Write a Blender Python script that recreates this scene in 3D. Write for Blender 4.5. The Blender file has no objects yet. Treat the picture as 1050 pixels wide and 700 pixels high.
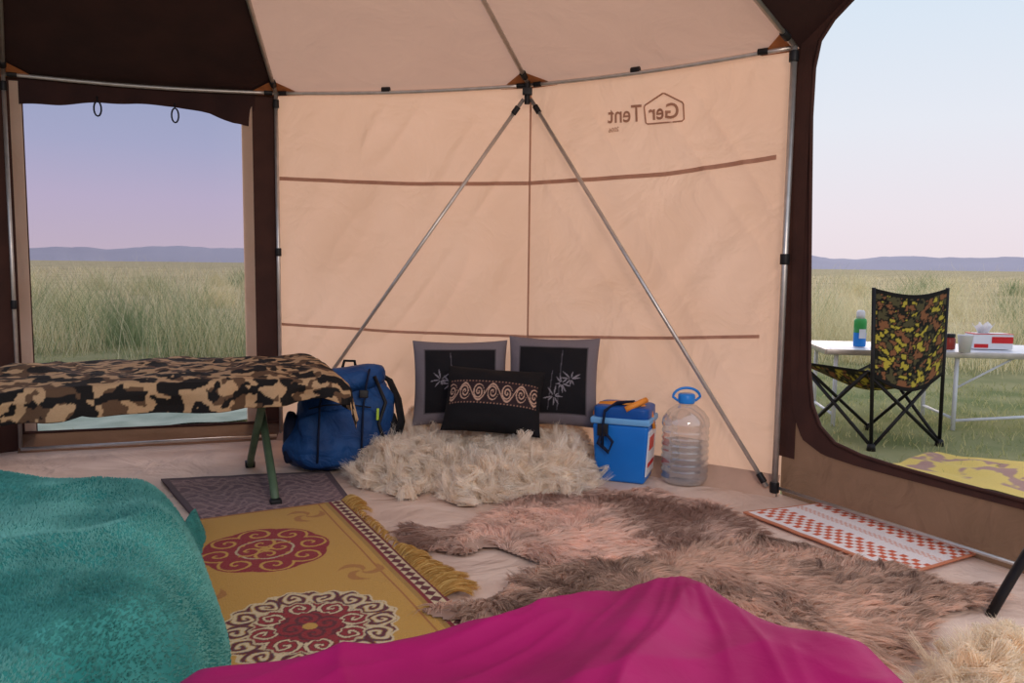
import bpy, bmesh, math, random
import numpy as np
from mathutils import Vector, Matrix
random.seed(7); RNG=np.random.default_rng(7)
C=bpy.context.scene.collection
pi=math.pi
# ---------------------------------------------------------------- camera
FPX=817.0; TH=math.atan(78/FPX); RO=0.0114; CAM=Vector((0,0,.8))
F_=Vector((0,math.cos(TH),-math.sin(TH))); U0=Vector((0,math.sin(TH),math.cos(TH))); X_=Vector((1,0,0))
R_=X_*math.cos(RO)+U0*math.sin(RO); U_=U0*math.cos(RO)-X_*math.sin(RO)
cd=bpy.data.cameras.new('camera'); cam=bpy.data.objects.new('camera',cd); C.objects.link(cam)
cd.sensor_width=36; cd.lens=FPX/1050*36; cd.clip_end=20000; cd.clip_start=.02
m=Matrix.Identity(4)
for i,v in enumerate((R_,U_,-F_)):
    for k in range(3): m[k][i]=v[k]
m.translation=CAM; cam.matrix_world=m
bpy.context.scene.camera=cam
def ray(px,py): return R_*((px-525)/FPX)+U_*((350-py)/FPX)+F_
def atz(px,py,z=0.0):
    d=ray(px,py); return CAM+d*((z-.8)/d.z)
def aty(px,py,Y):
    d=ray(px,py); return CAM+d*(Y/d.y)
# ---------------------------------------------------------------- colour and noise
def lin(c):
    c=c/255; return c/12.92 if c<=.04045 else ((c+.055)/1.055)**2.4
def rgb(r,g,b): return (lin(r),lin(g),lin(b),1)
def arr(r,g,b): return np.array([lin(r),lin(g),lin(b)])
TAB=np.random.default_rng(3).random((256,256))
def vn(x,y,seed=0):
    x=np.asarray(x,float)+seed*17.31; y=np.asarray(y,float)+seed*9.73
    xi=np.floor(x).astype(int); yi=np.floor(y).astype(int); fx=x-xi; fy=y-yi
    fx=fx*fx*(3-2*fx); fy=fy*fy*(3-2*fy)
    g=lambda a,b:TAB[a%256,b%256]
    return (g(xi,yi)*(1-fx)+g(xi+1,yi)*fx)*(1-fy)+(g(xi,yi+1)*(1-fx)+g(xi+1,yi+1)*fx)*fy
def fbm(x,y,seed=0,o=3):
    s=0;a=1;t=0
    for k in range(o):
        s=s+a*vn(np.asarray(x)*2**k,np.asarray(y)*2**k,seed+k*3); t+=a; a*=.5
    return s/t
# ---------------------------------------------------------------- materials
def mat(name,col=(0.5,.5,.5,1),rough=.8,col2=None,nscale=8,bump=0,bscale=60,metal=0,attr=False,trans=0,tcol=None,sheen=0,spec=.3,bdist=.01):
    M=bpy.data.materials.new(name); M.use_nodes=True; N=M.node_tree.nodes; L=M.node_tree.links
    P=N['Principled BSDF']; out=N['Material Output']
    P.inputs['Roughness'].default_value=rough; P.inputs['Metallic'].default_value=metal
    P.inputs['Base Color'].default_value=col; P.inputs['Specular IOR Level'].default_value=spec
    if sheen: P.inputs['Sheen Weight'].default_value=sheen
    tc=N.new('ShaderNodeTexCoord'); src=None
    if attr:
        a=N.new('ShaderNodeAttribute'); a.attribute_name='Col'; src=a.outputs['Color']
        n=N.new('ShaderNodeTexNoise'); n.inputs['Scale'].default_value=nscale*20; L.new(tc.outputs['Object'],n.inputs['Vector'])
        mr=N.new('ShaderNodeMapRange'); mr.inputs[3].default_value=.75; mr.inputs[4].default_value=1.25; L.new(n.outputs[0],mr.inputs[0])
        vm=N.new('ShaderNodeVectorMath'); vm.operation='SCALE'; L.new(src,vm.inputs[0]); L.new(mr.outputs[0],vm.inputs['Scale']); src=vm.outputs[0]
    elif col2:
        n=N.new('ShaderNodeTexNoise'); n.inputs['Scale'].default_value=nscale; n.inputs['Detail'].default_value=5; L.new(tc.outputs['Object'],n.inputs['Vector'])
        r=N.new('ShaderNodeValToRGB'); r.color_ramp.elements[0].position=.35; r.color_ramp.elements[1].position=.65
        r.color_ramp.elements[0].color=col; r.color_ramp.elements[1].color=col2; L.new(n.outputs[0],r.inputs[0]); src=r.outputs[0]
    if src is not None: L.new(src,P.inputs['Base Color'])
    bo=None
    if bump:
        n=N.new('ShaderNodeTexNoise'); n.inputs['Scale'].default_value=bscale; n.inputs['Detail'].default_value=4; n.inputs['Distortion'].default_value=.6; L.new(tc.outputs['Object'],n.inputs['Vector'])
        b=N.new('ShaderNodeBump'); b.inputs['Strength'].default_value=bump; b.inputs['Distance'].default_value=bdist
        L.new(n.outputs[0],b.inputs['Height']); L.new(b.outputs[0],P.inputs['Normal']); bo=b
    if trans:
        t=N.new('ShaderNodeBsdfTranslucent'); t.inputs['Color'].default_value=tcol or col
        if src is not None and not tcol: L.new(src,t.inputs['Color'])
        mx=N.new('ShaderNodeMixShader'); mx.inputs[0].default_value=trans
        L.new(P.outputs[0],mx.inputs[1]); L.new(t.outputs[0],mx.inputs[2]); L.new(mx.outputs[0],out.inputs['Surface'])
        if bo: L.new(bo.outputs[0],t.inputs['Normal'])
    return M
def mat_clear(name,tint,gl=.12,rough=.05,diff=0,dcol=(1,1,1,1)):
    M=bpy.data.materials.new(name); M.use_nodes=True; N=M.node_tree.nodes; L=M.node_tree.links
    N.remove(N['Principled BSDF']); out=N['Material Output']
    t=N.new('ShaderNodeBsdfTransparent'); t.inputs[0].default_value=tint
    g=N.new('ShaderNodeBsdfGlossy'); g.inputs['Roughness'].default_value=rough
    lw=N.new('ShaderNodeLayerWeight'); lw.inputs[0].default_value=.3
    mr=N.new('ShaderNodeMapRange'); mr.inputs[3].default_value=gl*.4; mr.inputs[4].default_value=min(1,gl*4); L.new(lw.outputs['Facing'],mr.inputs[0])
    mx=N.new('ShaderNodeMixShader'); L.new(mr.outputs[0],mx.inputs[0]); L.new(t.outputs[0],mx.inputs[1]); L.new(g.outputs[0],mx.inputs[2])
    last=mx.outputs[0]
    if diff:
        d=N.new('ShaderNodeBsdfDiffuse'); d.inputs[0].default_value=dcol
        m2=N.new('ShaderNodeMixShader'); m2.inputs[0].default_value=diff; L.new(last,m2.inputs[1]); L.new(d.outputs[0],m2.inputs[2]); last=m2.outputs[0]
    L.new(last,out.inputs['Surface']); return M
def mat_grass():
    M=bpy.data.materials.new('grass_blades'); M.use_nodes=True; N=M.node_tree.nodes; L=M.node_tree.links
    N.remove(N['Principled BSDF']); out=N['Material Output']
    a=N.new('ShaderNodeAttribute'); a.attribute_name='Col'
    tx=N.new('ShaderNodeTexNoise'); tx.inputs['Scale'].default_value=.7; tc=N.new('ShaderNodeTexCoord'); L.new(tc.outputs['Object'],tx.inputs['Vector'])
    mr=N.new('ShaderNodeMapRange'); mr.inputs[3].default_value=.75; mr.inputs[4].default_value=1.25; L.new(tx.outputs[0],mr.inputs[0])
    sc=N.new('ShaderNodeVectorMath'); sc.operation='SCALE'; L.new(a.outputs['Color'],sc.inputs[0]); L.new(mr.outputs[0],sc.inputs['Scale'])
    d=N.new('ShaderNodeBsdfDiffuse'); L.new(sc.outputs[0],d.inputs[0])
    t=N.new('ShaderNodeBsdfTranslucent'); L.new(sc.outputs[0],t.inputs[0])
    mx=N.new('ShaderNodeMixShader'); mx.inputs[0].default_value=.45; L.new(d.outputs[0],mx.inputs[1]); L.new(t.outputs[0],mx.inputs[2]); L.new(mx.outputs[0],out.inputs['Surface']); return M
M={}
M['beige']=mat('tent_cotton_beige',rgb(228,190,164),.85,rgb(242,210,188),2.2,bump=.8,bscale=4.5,bdist=.035,trans=.45,tcol=rgb(248,204,174))
M['roofbeige']=mat('tent_roof_beige',rgb(208,174,152),.85,rgb(220,188,166),2.5,bump=.6,bscale=4,bdist=.03,trans=.4,tcol=rgb(226,184,158))
M['brown']=mat('tent_trim_brown',rgb(62,38,32),.85,rgb(72,44,36),10,bump=.1)
M['dark']=mat('tent_roof_dark',rgb(46,27,26),.9,rgb(56,33,30),6,bump=.1)
M['seam']=mat('seam_tape',rgb(190,148,126),.85,rgb(180,138,118),30,trans=.35)
M['patch']=mat('corner_patch',rgb(176,112,66),.8,rgb(160,98,58),20)
M['skirt']=mat('skirting',rgb(130,102,84),.85,rgb(110,86,70),5,bump=.8,bscale=9,bdist=.02,trans=.3,tcol=rgb(160,122,96))  # beige-brown fabric, darkened so the colour carries the shadow below the doorway
M['mud']=mat('mud_flap_beige',rgb(202,164,142),.85,rgb(182,148,126),5,bump=.4,bscale=12)
M['floor']=mat('ground_sheet_beige',rgb(214,184,166),.6,rgb(232,204,186),4,bump=1,bscale=4,bdist=.05)
M['metal']=mat('aluminium',rgb(205,198,192),.35,rgb(190,184,178),30,metal=.7)
M['white_metal']=mat('white_metal',rgb(225,228,233),.4,rgb(215,218,226),20)
M['black']=mat('black_plastic',rgb(22,20,22),.5,rgb(30,28,30),30)
M['blackfab']=mat('black_fabric',rgb(20,19,22),.9,rgb(28,26,30),40,bump=.2,bscale=200)
M['green_metal']=mat('green_painted_metal',rgb(78,96,72),.45,rgb(92,110,86),15)
M['attr_fab']=mat('patterned_cloth',attr=True,rough=.85,nscale=20,bump=.25,bscale=260)
M['attr_rug']=mat('patterned_rug',attr=True,rough=.95,nscale=16,bump=.5,bscale=300,sheen=.1)
M['fur']=mat('fur_strands',attr=True,rough=.7,nscale=1,spec=.2,trans=.45)
M['plush']=mat('plush_pile',attr=True,rough=.95,nscale=.3,spec=.05,trans=.45)
M['furbase']=mat('hide_skin',rgb(184,152,134),.9,rgb(150,120,106),12)
M['woolbase']=mat('wool_skin',rgb(250,234,214),.9,rgb(240,220,198),20)
M['grass']=mat_grass()
M['teal']=mat('teal_plush',rgb(48,124,118),1,rgb(80,156,148),6,bump=.25,bscale=120,bdist=.004,spec=.05)
M['magenta']=mat('magenta_fleece',rgb(152,6,84),.6,rgb(168,10,96),5,bump=.2,bscale=26,bdist=.006,spec=.25)
M['blue_nylon']=mat('blue_nylon',rgb(18,54,104),.6,rgb(30,78,136),9,bump=1,bscale=16,bdist=.015)
M['navy']=mat('navy_webbing',rgb(16,24,48),.8,rgb(22,32,58),50)
M['cooler']=mat('cooler_blue',rgb(24,110,196),.35,rgb(30,118,204),10)
M['cooler_dk']=mat('cooler_lid_blue',rgb(16,76,150),.4,rgb(20,84,160),10)
M['cooler_lt']=mat('cooler_light_blue',rgb(110,168,216),.4,rgb(118,174,220),10)
M['orange']=mat('orange_plastic',rgb(232,140,50),.45,rgb(240,150,60),12)
M['red']=mat('red_print',rgb(200,36,40),.45,rgb(210,44,46),12)
M['jam']=mat('dark_red_contents',rgb(150,52,40),.3,rgb(130,40,34),30)
M['white']=mat('white_print',rgb(228,228,230),.6,rgb(220,220,224),12)
M['paper']=mat('tissue_paper',rgb(240,240,242),.9,rgb(228,228,232),30,trans=.3)
M['capblue']=mat('cap_blue',rgb(40,130,215),.35,rgb(46,138,222),12)
M['lime']=mat('lime_tape',rgb(170,200,60),.5,rgb(160,190,50),12)
M['greenprint']=mat('green_print',rgb(60,160,80),.4,rgb(70,170,90),12)
M['print']=mat('printed_lettering',rgb(176,128,104),.85,rgb(168,120,96),20)
M['canvas']=mat('cot_canvas',rgb(60,76,56),.9,rgb(70,86,66),30,bump=.2)
M['net']=mat_clear('window_netting',(.80,.79,.81,1),gl=.0,diff=.04,dcol=rgb(130,120,124))
M['pet']=mat_clear('clear_bottle',(.965,.975,.985,1),gl=.32,rough=.06,diff=.07,dcol=rgb(236,242,248))
M['water']=mat_clear('water',(.78,.82,.85,1),gl=.2,diff=.12,dcol=rgb(205,216,228))
M['sheet']=mat('outside_sheet',rgb(186,200,182),.8,rgb(150,168,150),5)
M['hill']=mat('distant_hills',rgb(172,166,180),1,rgb(182,176,190),.002)  # pale mauve puts the distance haze into the hill colour
# ---------------------------------------------------------------- mesh building
W={}
class MB:
    def __init__(s,T=None): s.v=[];s.f=[];s.c=[];s.T=T
    def _a(s,vs,fs,col=None):
        o=len(s.v)
        for p in vs:
            p=Vector(p)
            if s.T is not None: p=s.T@p
            s.v.append(tuple(p))
        s.f+= [tuple(i+o for i in f) for f in fs]
        s.c+= list(col) if col is not None else [(1,1,1)]*len(vs)
        return s
    def box(s,c,d,rot=None):
        c=Vector(c); R=rot or Matrix.Identity(3)
        vs=[c+R@Vector((x*d[0]/2,y*d[1]/2,z*d[2]/2)) for x in(-1,1) for y in(-1,1) for z in(-1,1)]
        return s._a(vs,[(0,1,3,2),(4,6,7,5),(0,4,5,1),(2,3,7,6),(0,2,6,4),(1,5,7,3)])
    def tube(s,path,r,n=10,caps=True,flat=None):
        P=[Vector(p) for p in path]; rs=r if isinstance(r,(list,tuple)) else [r]*len(P)
        vs=[];up=None
        for i,p in enumerate(P):
            t=(P[min(i+1,len(P)-1)]-P[max(i-1,0)]).normalized()
            if up is None: up=Vector((0,0,1)) if abs(t.z)<.9 else Vector((1,0,0))
            a=t.cross(up).normalized(); b=a.cross(t).normalized(); up=b
            for k in range(n):
                an=2*pi*k/n; vs.append(p+a*math.cos(an)*rs[i]*(flat or 1)+b*math.sin(an)*rs[i])
        fs=[(i*n+k,i*n+(k+1)%n,(i+1)*n+(k+1)%n,(i+1)*n+k) for i in range(len(P)-1) for k in range(n)]
        if caps: fs+=[tuple(range(n))[::-1],tuple((len(P)-1)*n+k for k in range(n))]
        return s._a(vs,fs)
    def lathe(s,prof,c,n=32,ax=None,ang=None):
        c=Vector(c); R=ax or Matrix.Identity(3); vs=[]
        for r,z in prof:
            for k in range(n):
                a=2*pi*k/n; vs.append(c+R@Vector((r*math.cos(a),r*math.sin(a),z)))
        fs=[(i*n+k,i*n+(k+1)%n,(i+1)*n+(k+1)%n,(i+1)*n+k) for i in range(len(prof)-1) for k in range(n)]
        fs+=[tuple(range(n))[::-1],tuple((len(prof)-1)*n+k for k in range(n))]
        return s._a(vs,fs)
    def sup(s,c,d,e=.4,rot=None,n=28,fn=None):
        c=Vector(c); R=rot or Matrix.Identity(3); vs=[]
        pw=lambda v,e:math.copysign(abs(v)**e,v)
        for i in range(n+1):
            ph=-pi/2+pi*i/n
            for k in range(2*n):
                th=pi*k/n
                q=Vector((pw(math.cos(ph),e)*pw(math.cos(th),e)*d[0]/2,pw(math.cos(ph),e)*pw(math.sin(th),e)*d[1]/2,pw(math.sin(ph),e)*d[2]/2))
                if fn: q=fn(q)
                vs.append(c+R@q)
        w=2*n
        fs=[(i*w+k,i*w+(k+1)%w,(i+1)*w+(k+1)%w,(i+1)*w+k) for i in range(n) for k in range(w)]
        return s._a(vs,fs)
    def grid(s,fn,nu,nv,cf=None):
        vs=[];cs=[]
        for i in range(nu+1):
            for j in range(nv+1):
                vs.append(fn(i/nu,j/nv)); 
                if cf: cs.append(cf(i/nu,j/nv))
        fs=[(i*(nv+1)+j,(i+1)*(nv+1)+j,(i+1)*(nv+1)+j+1,i*(nv+1)+j+1) for i in range(nu) for j in range(nv)]
        return s._a(vs,fs,cs if cf else None)
def prop(o,label=None,cat=None,group=None,kind=None):
    if label:o['label']=label
    if cat:o['category']=cat
    if group:o['group']=group
    if kind:o['kind']=kind
    return o
def build(name,mb,m,parent=None,label=None,cat=None,group=None,kind=None,smooth=True,bevel=0,solid=0,sub=0,attr=False):
    v=np.array(mb.v)
    if parent is None:
        loc=Vector(((v[:,0].min()+v[:,0].max())/2,(v[:,1].min()+v[:,1].max())/2,v[:,2].min()))
    else: loc=W[parent.name]
    me=bpy.data.meshes.new(name); me.from_pydata((v-np.array(loc)).tolist(),[],mb.f)
    if attr:
        ca=me.color_attributes.new(name='Col',type='FLOAT_COLOR',domain='POINT')
        c=np.ones((len(v),4)); c[:,:3]=np.array(mb.c); ca.data.foreach_set('color',c.ravel())
    me.materials.append(m if not isinstance(m,str) else M[m])
    if smooth: me.polygons.foreach_set('use_smooth',[True]*len(me.polygons))
    o=bpy.data.objects.new(name,me); C.objects.link(o)
    if parent is None: o.location=loc
    else: o.parent=parent
    W[o.name]=loc
    if bevel:
        b=o.modifiers.new('bevel','BEVEL'); b.width=bevel; b.segments=3; b.limit_method='ANGLE'
    if solid:
        b=o.modifiers.new('solid','SOLIDIFY'); b.thickness=solid; b.offset=0
    if sub:
        b=o.modifiers.new('sub','SUBSURF'); b.levels=sub; b.render_levels=sub
    return prop(o,label,cat,group,kind)
def thing(name,label,cat,loc,group=None):
    o=bpy.data.objects.new(name,None); C.objects.link(o); o.location=loc; o.empty_display_size=.1
    W[o.name]=Vector(loc); return prop(o,label,cat,group)
def strands(mb,P,Md,T,wd,col,K=4):
    P=np.asarray(P);Md=np.asarray(Md);T=np.asarray(T);n=len(P)
    r=RNG.normal(size=(n,3)); side=np.cross(T-P,r); side/=np.linalg.norm(side,axis=1)[:,None]+1e-9
    wd=np.broadcast_to(np.asarray(wd,float),(n,))
    V=np.zeros((n,K+1,2,3))
    for k in range(K+1):
        t=k/K; c=(1-t)**2*P+2*t*(1-t)*Md+t*t*T; w=(wd*(1-t*.85)/2)[:,None]
        V[:,k,0]=c-side*w; V[:,k,1]=c+side*w
    o=len(mb.v); per=(K+1)*2
    mb.v+= [tuple(x) for x in V.reshape(-1,3).tolist()]
    base=(np.arange(n)*per+o)[:,None,None]; k=np.arange(K)[None,:,None]*2
    mb.f+= [tuple(x) for x in (base+k+np.array([0,1,3,2])[None,None,:]).reshape(-1,4).tolist()]
    mb.c+= np.repeat(np.asarray(col),per,axis=0).tolist()
# polygon helpers
def seg_d(P,poly):
    P=np.asarray(P)[:,None,:]; A=np.asarray(poly)[None]; Bq=np.roll(A,-1,axis=1)
    ab=Bq-A; t=np.clip(((P-A)*ab).sum(2)/((ab**2).sum(2)+1e-12),0,1)
    return np.linalg.norm(P-(A+ab*t[...,None]),axis=2).min(1)
def inside(P,poly):
    P=np.asarray(P); x=P[:,0];y=P[:,1]; r=np.zeros(len(P),bool); n=len(poly)
    for i in range(n):
        x1,y1=poly[i];x2,y2=poly[(i+1)%n]
        c=((y1>y)!=(y2>y))&(x<(x2-x1)*(y-y1)/(y2-y1+1e-12)+x1); r^=c
    return r
def sdist(P,poly):
    d=seg_d(P,poly); return np.where(inside(P,poly),d,-d)
def roundpoly(poly,it=2):
    p=[Vector(q) for q in poly]
    for _ in range(it):
        q=[]
        for i in range(len(p)):
            a=p[i];b=p[(i+1)%len(p)]; q+=[a*.75+b*.25,a*.25+b*.75]
        p=q
    return [tuple(x) for x in p]
def lump_mesh(poly,hf,res):
    pl=np.array(poly); x0,y0=pl.min(0)-res; x1,y1=pl.max(0)+res
    nx=int((x1-x0)/res)+1; ny=int((y1-y0)/res)+1
    X,Y=np.meshgrid(np.linspace(x0,x1,nx),np.linspace(y0,y1,ny),indexing='ij'); Q=np.stack([X.ravel(),Y.ravel()],1)
    d=sdist(Q,poly); Z=hf(Q,d); keep=d>-res
    idx=-np.ones(nx*ny,int); idx[keep]=np.arange(keep.sum()); idg=idx.reshape(nx,ny)
    a=idg[:-1,:-1];b=idg[1:,:-1];c=idg[1:,1:];e=idg[:-1,1:]; ok=(a>=0)&(b>=0)&(c>=0)&(e>=0)
    F=np.stack([a[ok],b[ok],c[ok],e[ok]],1)
    mb=MB(); mb.v=[tuple(p) for p in np.column_stack([Q,Z])[keep].tolist()]; mb.f=[tuple(f) for f in F.tolist()]; mb.c=[(1,1,1)]*len(mb.v)
    return mb
sm=lambda t:(lambda u:u*u*(3-2*u))(np.clip(t,0,1))
# ---------------------------------------------------------------- tent frame
HE=1.54
V0=atz(3,77,HE);V1=atz(284,97,HE);Vc=atz(545,89,HE);V2=atz(820,50,HE)
def xy(v): return Vector((v[0],v[1],0))
V0,V1,Vc,V2=[xy(v) for v in(V0,V1,Vc,V2)]
D=xy(atz(1040,560,0)-atz(808,490,0)).normalized()
V3=V2+D*1.12
CEN=Vector((-.76,1.23,0))
d=(V1-V0).normalized(); d2=Matrix.Rotation(math.radians(27),3,'Z')@d; Vm=V0-d2*1.1
APEX=Vector((CEN.x,CEN.y,2.45))
ring=[Vm,V0,V1,Vc,V2,V3]
a3=math.atan2(V3.y-CEN.y,V3.x-CEN.x); am=math.atan2(Vm.y-CEN.y,Vm.x-CEN.x); am=am if am<a3 else am-2*pi
nb=8
rest=[CEN+Vector((math.cos(a3+(am-a3)*k/nb),math.sin(a3+(am-a3)*k/nb),0))*2.42 for k in range(1,nb)]
mb=MB(); allv=ring+rest
mb._a([CEN]+allv,[(0,i+1,(i+1)%len(allv)+1) for i in range(len(allv))])
build('floor',mb,'floor',kind='structure',smooth=False)
def nin(A,B):
    t=(B-A).normalized(); n=Vector((t.y,-t.x,0)); 
    return n if n.dot(CEN-A)>0 else -n
def wp(A,B,s,z,off=0,flat=False):
    L=(B-A).length; x=s*L
    dsp=0
    if not flat:
        k=math.sin(pi*min(max(s,0),1))*math.sin(pi*min(max(z/HE,0),1)); k3=min(1,k*3)
        dsp=-.035*k+ .016*(float(vn(x*5+z*4,z*1.6,2))-.5)*k3+.010*(float(vn(x*11-z*7,z*3,5))-.5)*k3
        w=x*7+(z-1.5)*(5 if A is Vc else -5); dsp+=.012*(1-abs(2*float(vn(w,z*1.2+x,9))-1))**3*k3
    p=A+(B-A)*s+nin(A,B)*(off+dsp); return Vector((p.x,p.y,z))
def hit(px,py,A,B):
    d=ray(px,py); n=nin(A,B); t=(A-CAM).dot(n)/d.dot(n); p=CAM+d*t
    return ((p-A).dot((B-A).normalized())/(B-A).length, p.z)
# back wall
mb=MB()
for A,B_ in((V1,Vc),(Vc,V2)): mb.grid(lambda u,v,A=A,B_=B_:wp(A,B_,u,v*HE),100,110)
wb=build('wall_back',mb,'beige',kind='structure')
def band(pts,A,B_,hw,off=.004,n=100):
    hs=[hit(x,y,A,B_) for x,y in pts]; mb=MB()
    def f(u,v):
        t=u*(len(hs)-1); i=min(int(t),len(hs)-2); t-=i
        s=hs[i][0]*(1-t)+hs[i+1][0]*t; z=hs[i][1]*(1-t)+hs[i+1][1]*t
        return wp(A,B_,s,z+(v-.5)*2*hw,off)
    return mb.grid(f,n,2)
build('seam_strip',band([(287,183),(415,188),(541,188)],V1,Vc,.008),'seam',wb)
build('seam_strip',band([(541,188),(680,178),(796,161)],Vc,V2,.008),'seam',wb)
build('seam_strip',band([(287,332),(415,341),(541,345)],V1,Vc,.006),'seam',wb)
build('seam_strip',band([(541,345),(680,347),(778,345)],Vc,V2,.006),'seam',wb)
mb=MB(); mb.grid(lambda u,v:wp(Vc,V2,(v-.5)*.008,u*HE,.004),60,2); build('centre_seam',mb,'seam',wb)
mb=MB()
for A,B_ in((V1,Vc),(Vc,V2)): mb.grid(lambda u,v,A=A,B_=B_:wp(A,B_,u,v*.07,.008+.05*(1-v)**1.5+.012*(1-v)*float(vn(u*14,v,3))),60,8)
build('trim_1',mb,'mud',kind='structure')
# mirrored print
def textmesh(body,size,bold=0):
    cu=bpy.data.curves.new('t','FONT'); cu.body=body; cu.size=size; cu.offset=bold; cu.resolution_u=4
    o=bpy.data.objects.new('t',cu); C.objects.link(o); dg=bpy.context.evaluated_depsgraph_get(); dg.update()
    me=bpy.data.meshes.new_from_object(o.evaluated_get(dg)); vs=[v.co.copy() for v in me.vertices]; fs=[tuple(p.vertices) for p in me.polygons]
    bpy.data.objects.remove(o); bpy.data.meshes.remove(me); return vs,fs
LW=(V2-Vc).length
def walltext(body,pr,pl,bold,hk=1.1):
    s1,z1=hit(*pr,Vc,V2); s0,z0=hit(*pl,Vc,V2); vs,fs=textmesh(body,1,bold)
    w=max(v.x for v in vs)-min(v.x for v in vs); x0=min(v.x for v in vs); k=(s1-s0)*LW/w
    mb=MB(); mb._a([wp(Vc,V2,s1+(s0-s1)*(v.x-x0)/w,z1+(z0-z1)*(v.x-x0)/w+v.y*k*hk,.009) for v in vs],fs); return mb
build('printed_lettering',walltext('Ger',(696,121),(665,123),.018,1.05),'print',wb,smooth=False)
build('printed_lettering',walltext('Tent',(658,124),(623,126),.012,1.15),'print',wb,smooth=False)
build('printed_lettering',walltext('2006',(634,134),(624,136),.01),'print',wb,smooth=False)
hp=[hit(x,y,Vc,V2) for x,y in((701,107),(700,105),(682,96),(680,96),(662,108),(661,110),(662,126),(664,127),(699,124),(701,122),(701,107))]
mb=MB(); mb.tube([wp(Vc,V2,s,z,.008) for s,z in hp],.003,6); build('printed_outline',mb,'print',wb)
# left wall
hs=lambda x,y=250:hit(x,y,V0,V1)[0]
zs=hit(140,438,V0,V1)[1]
def rect(mb,A,B_,s0,s1,z0,z1,off=0,n=20): return mb.grid(lambda u,v:wp(A,B_,s0+(s1-s0)*u,z0+(z1-z0)*v,off,True),n,n)
mb=MB(); rect(mb,V0,V1,0,hs(30),0,HE); rect(mb,V0,V1,hs(251),1,0,HE); rect(mb,Vm,V0,0,1,0,HE)
wl=build('wall_left',mb,'brown',kind='structure')
mb=MB(); rect(mb,V0,V1,hs(17),hs(29),.05,HE-.02,.006); build('pale_strip',mb,'beige',wl)
mb=MB(); rect(mb,V0,V1,hs(250),hs(261),.05,HE-.02,.006); build('pale_strip',mb,'beige',wl)
mb=MB(); rect(mb,V0,V1,hs(261),hs(282),.05,HE-.02,.004); build('dark_strip',mb,'brown',wl)
mb=MB(); mb.grid(lambda u,v:wp(V0,V1,u,zs*v,.006+.04*(1-v)**2+.01*float(vn(u*12,v*3,8)),True),50,10); build('sill_flap',mb,'skirt',wl)
mb=MB(); mb.tube([wp(V0,V1,u/20,zs,.012,True) for u in range(21)],.006,8); build('sill_piping',mb,'brown',wl)
vl=[hit(x,y,V0,V1) for x,y in((20,107),(60,108),(100,106),(140,107),(180,110),(215,117),(240,127),(262,131))]
def vf(u,v):
    t=u*(len(vl)-1); i=min(int(t),len(vl)-2); t-=i
    s=vl[i][0]*(1-t)+vl[i+1][0]*t; z=vl[i][1]*(1-t)+vl[i+1][1]*t
    return wp(V0,V1,s,z+(HE-z)*v,.01+.012*math.sin(u*30)*(1-v),True)
mb=MB(); mb.grid(vf,60,8); va=build('valance',mb,'dark',wl)
mb=MB(); rect(mb,V0,V1,hs(28),hs(252),zs,HE-.02,-.01,4); build('window_1',mb,'net',kind='structure')
for px,py in((101,105),(180,112)):
    s,z=hit(px,py,V0,V1); p=wp(V0,V1,s,z,.025,True); t=(V1-V0).normalized()
    mb=MB(); mb.tube([p+Vector((0,0,.02))]+[p+t*(.014*math.sin(a))+Vector((0,0,-.03+.03*math.cos(a))) for a in [2*pi*k/14 for k in range(15)]],.0035,6)
    build('curtain_loop',mb,'blackfab',wl)
# right wall with arched doorway
op=[(940,-70),(908,-38),(875,0),(856,20),(842,42),(836,70),(833,120),(832,200),(831,300),(831,380),(834,415),(842,437),(857,454),(885,467),(920,478),(985,496),(1050,513)]
ed=[hit(x,y,V2,V3) for x,y in op]; ed.append((1.0,ed[-1][1]))
of=[(915,-90),(880,-52),(850,-20),(832,10),(824,40),(820,70),(817,120),(815,200),(813,300),(812,385),(815,425),(824,450),(845,466),(878,477),(915,487),(980,504),(1050,522)]
of=[hit(x,y,V2,V3) for x,y in of]; of.append((1.0,of[-1][1]))
def strip(A_,B2,off0,off1,m=4):
    mb=MB()
    def f(u,v):
        t=u*(len(A_)-1); i=min(int(t),len(A_)-2); t-=i
        a=(A_[i][0]*(1-t)+A_[i+1][0]*t,A_[i][1]*(1-t)+A_[i+1][1]*t); b=(B2[i][0]*(1-t)+B2[i+1][0]*t,B2[i][1]*(1-t)+B2[i+1][1]*t)
        return wp(V2,V3,a[0]*(1-v)+b[0]*v,a[1]*(1-v)+b[1]*v,off0*(1-v)+off1*v,True)
    return mb.grid(f,80,m)
bo=[]
for i,(s,z) in enumerate(of):
    if i<10: bo.append((-.0,z if z<HE else HE+(z-HE)*.9))
    elif i==10: bo.append((0,.2))
    elif i==11: bo.append((0,.0))
    else: bo.append((s,0))
wr=build('wall_right',strip(of,bo,0,0.0),'skirt',kind='structure')
build('door_trim',strip(ed,of,.0,.008),'brown',wr)
mb=MB(); mb.tube([wp(V2,V3,s,z,.004,True) for s,z in ed],.006,8); build('door_piping',mb,'brown',wr)
mb=MB(); rect(mb,V2,V3,-.01,.055,.14,HE,.006); build('dark_strip',mb,'brown',wr)
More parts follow.
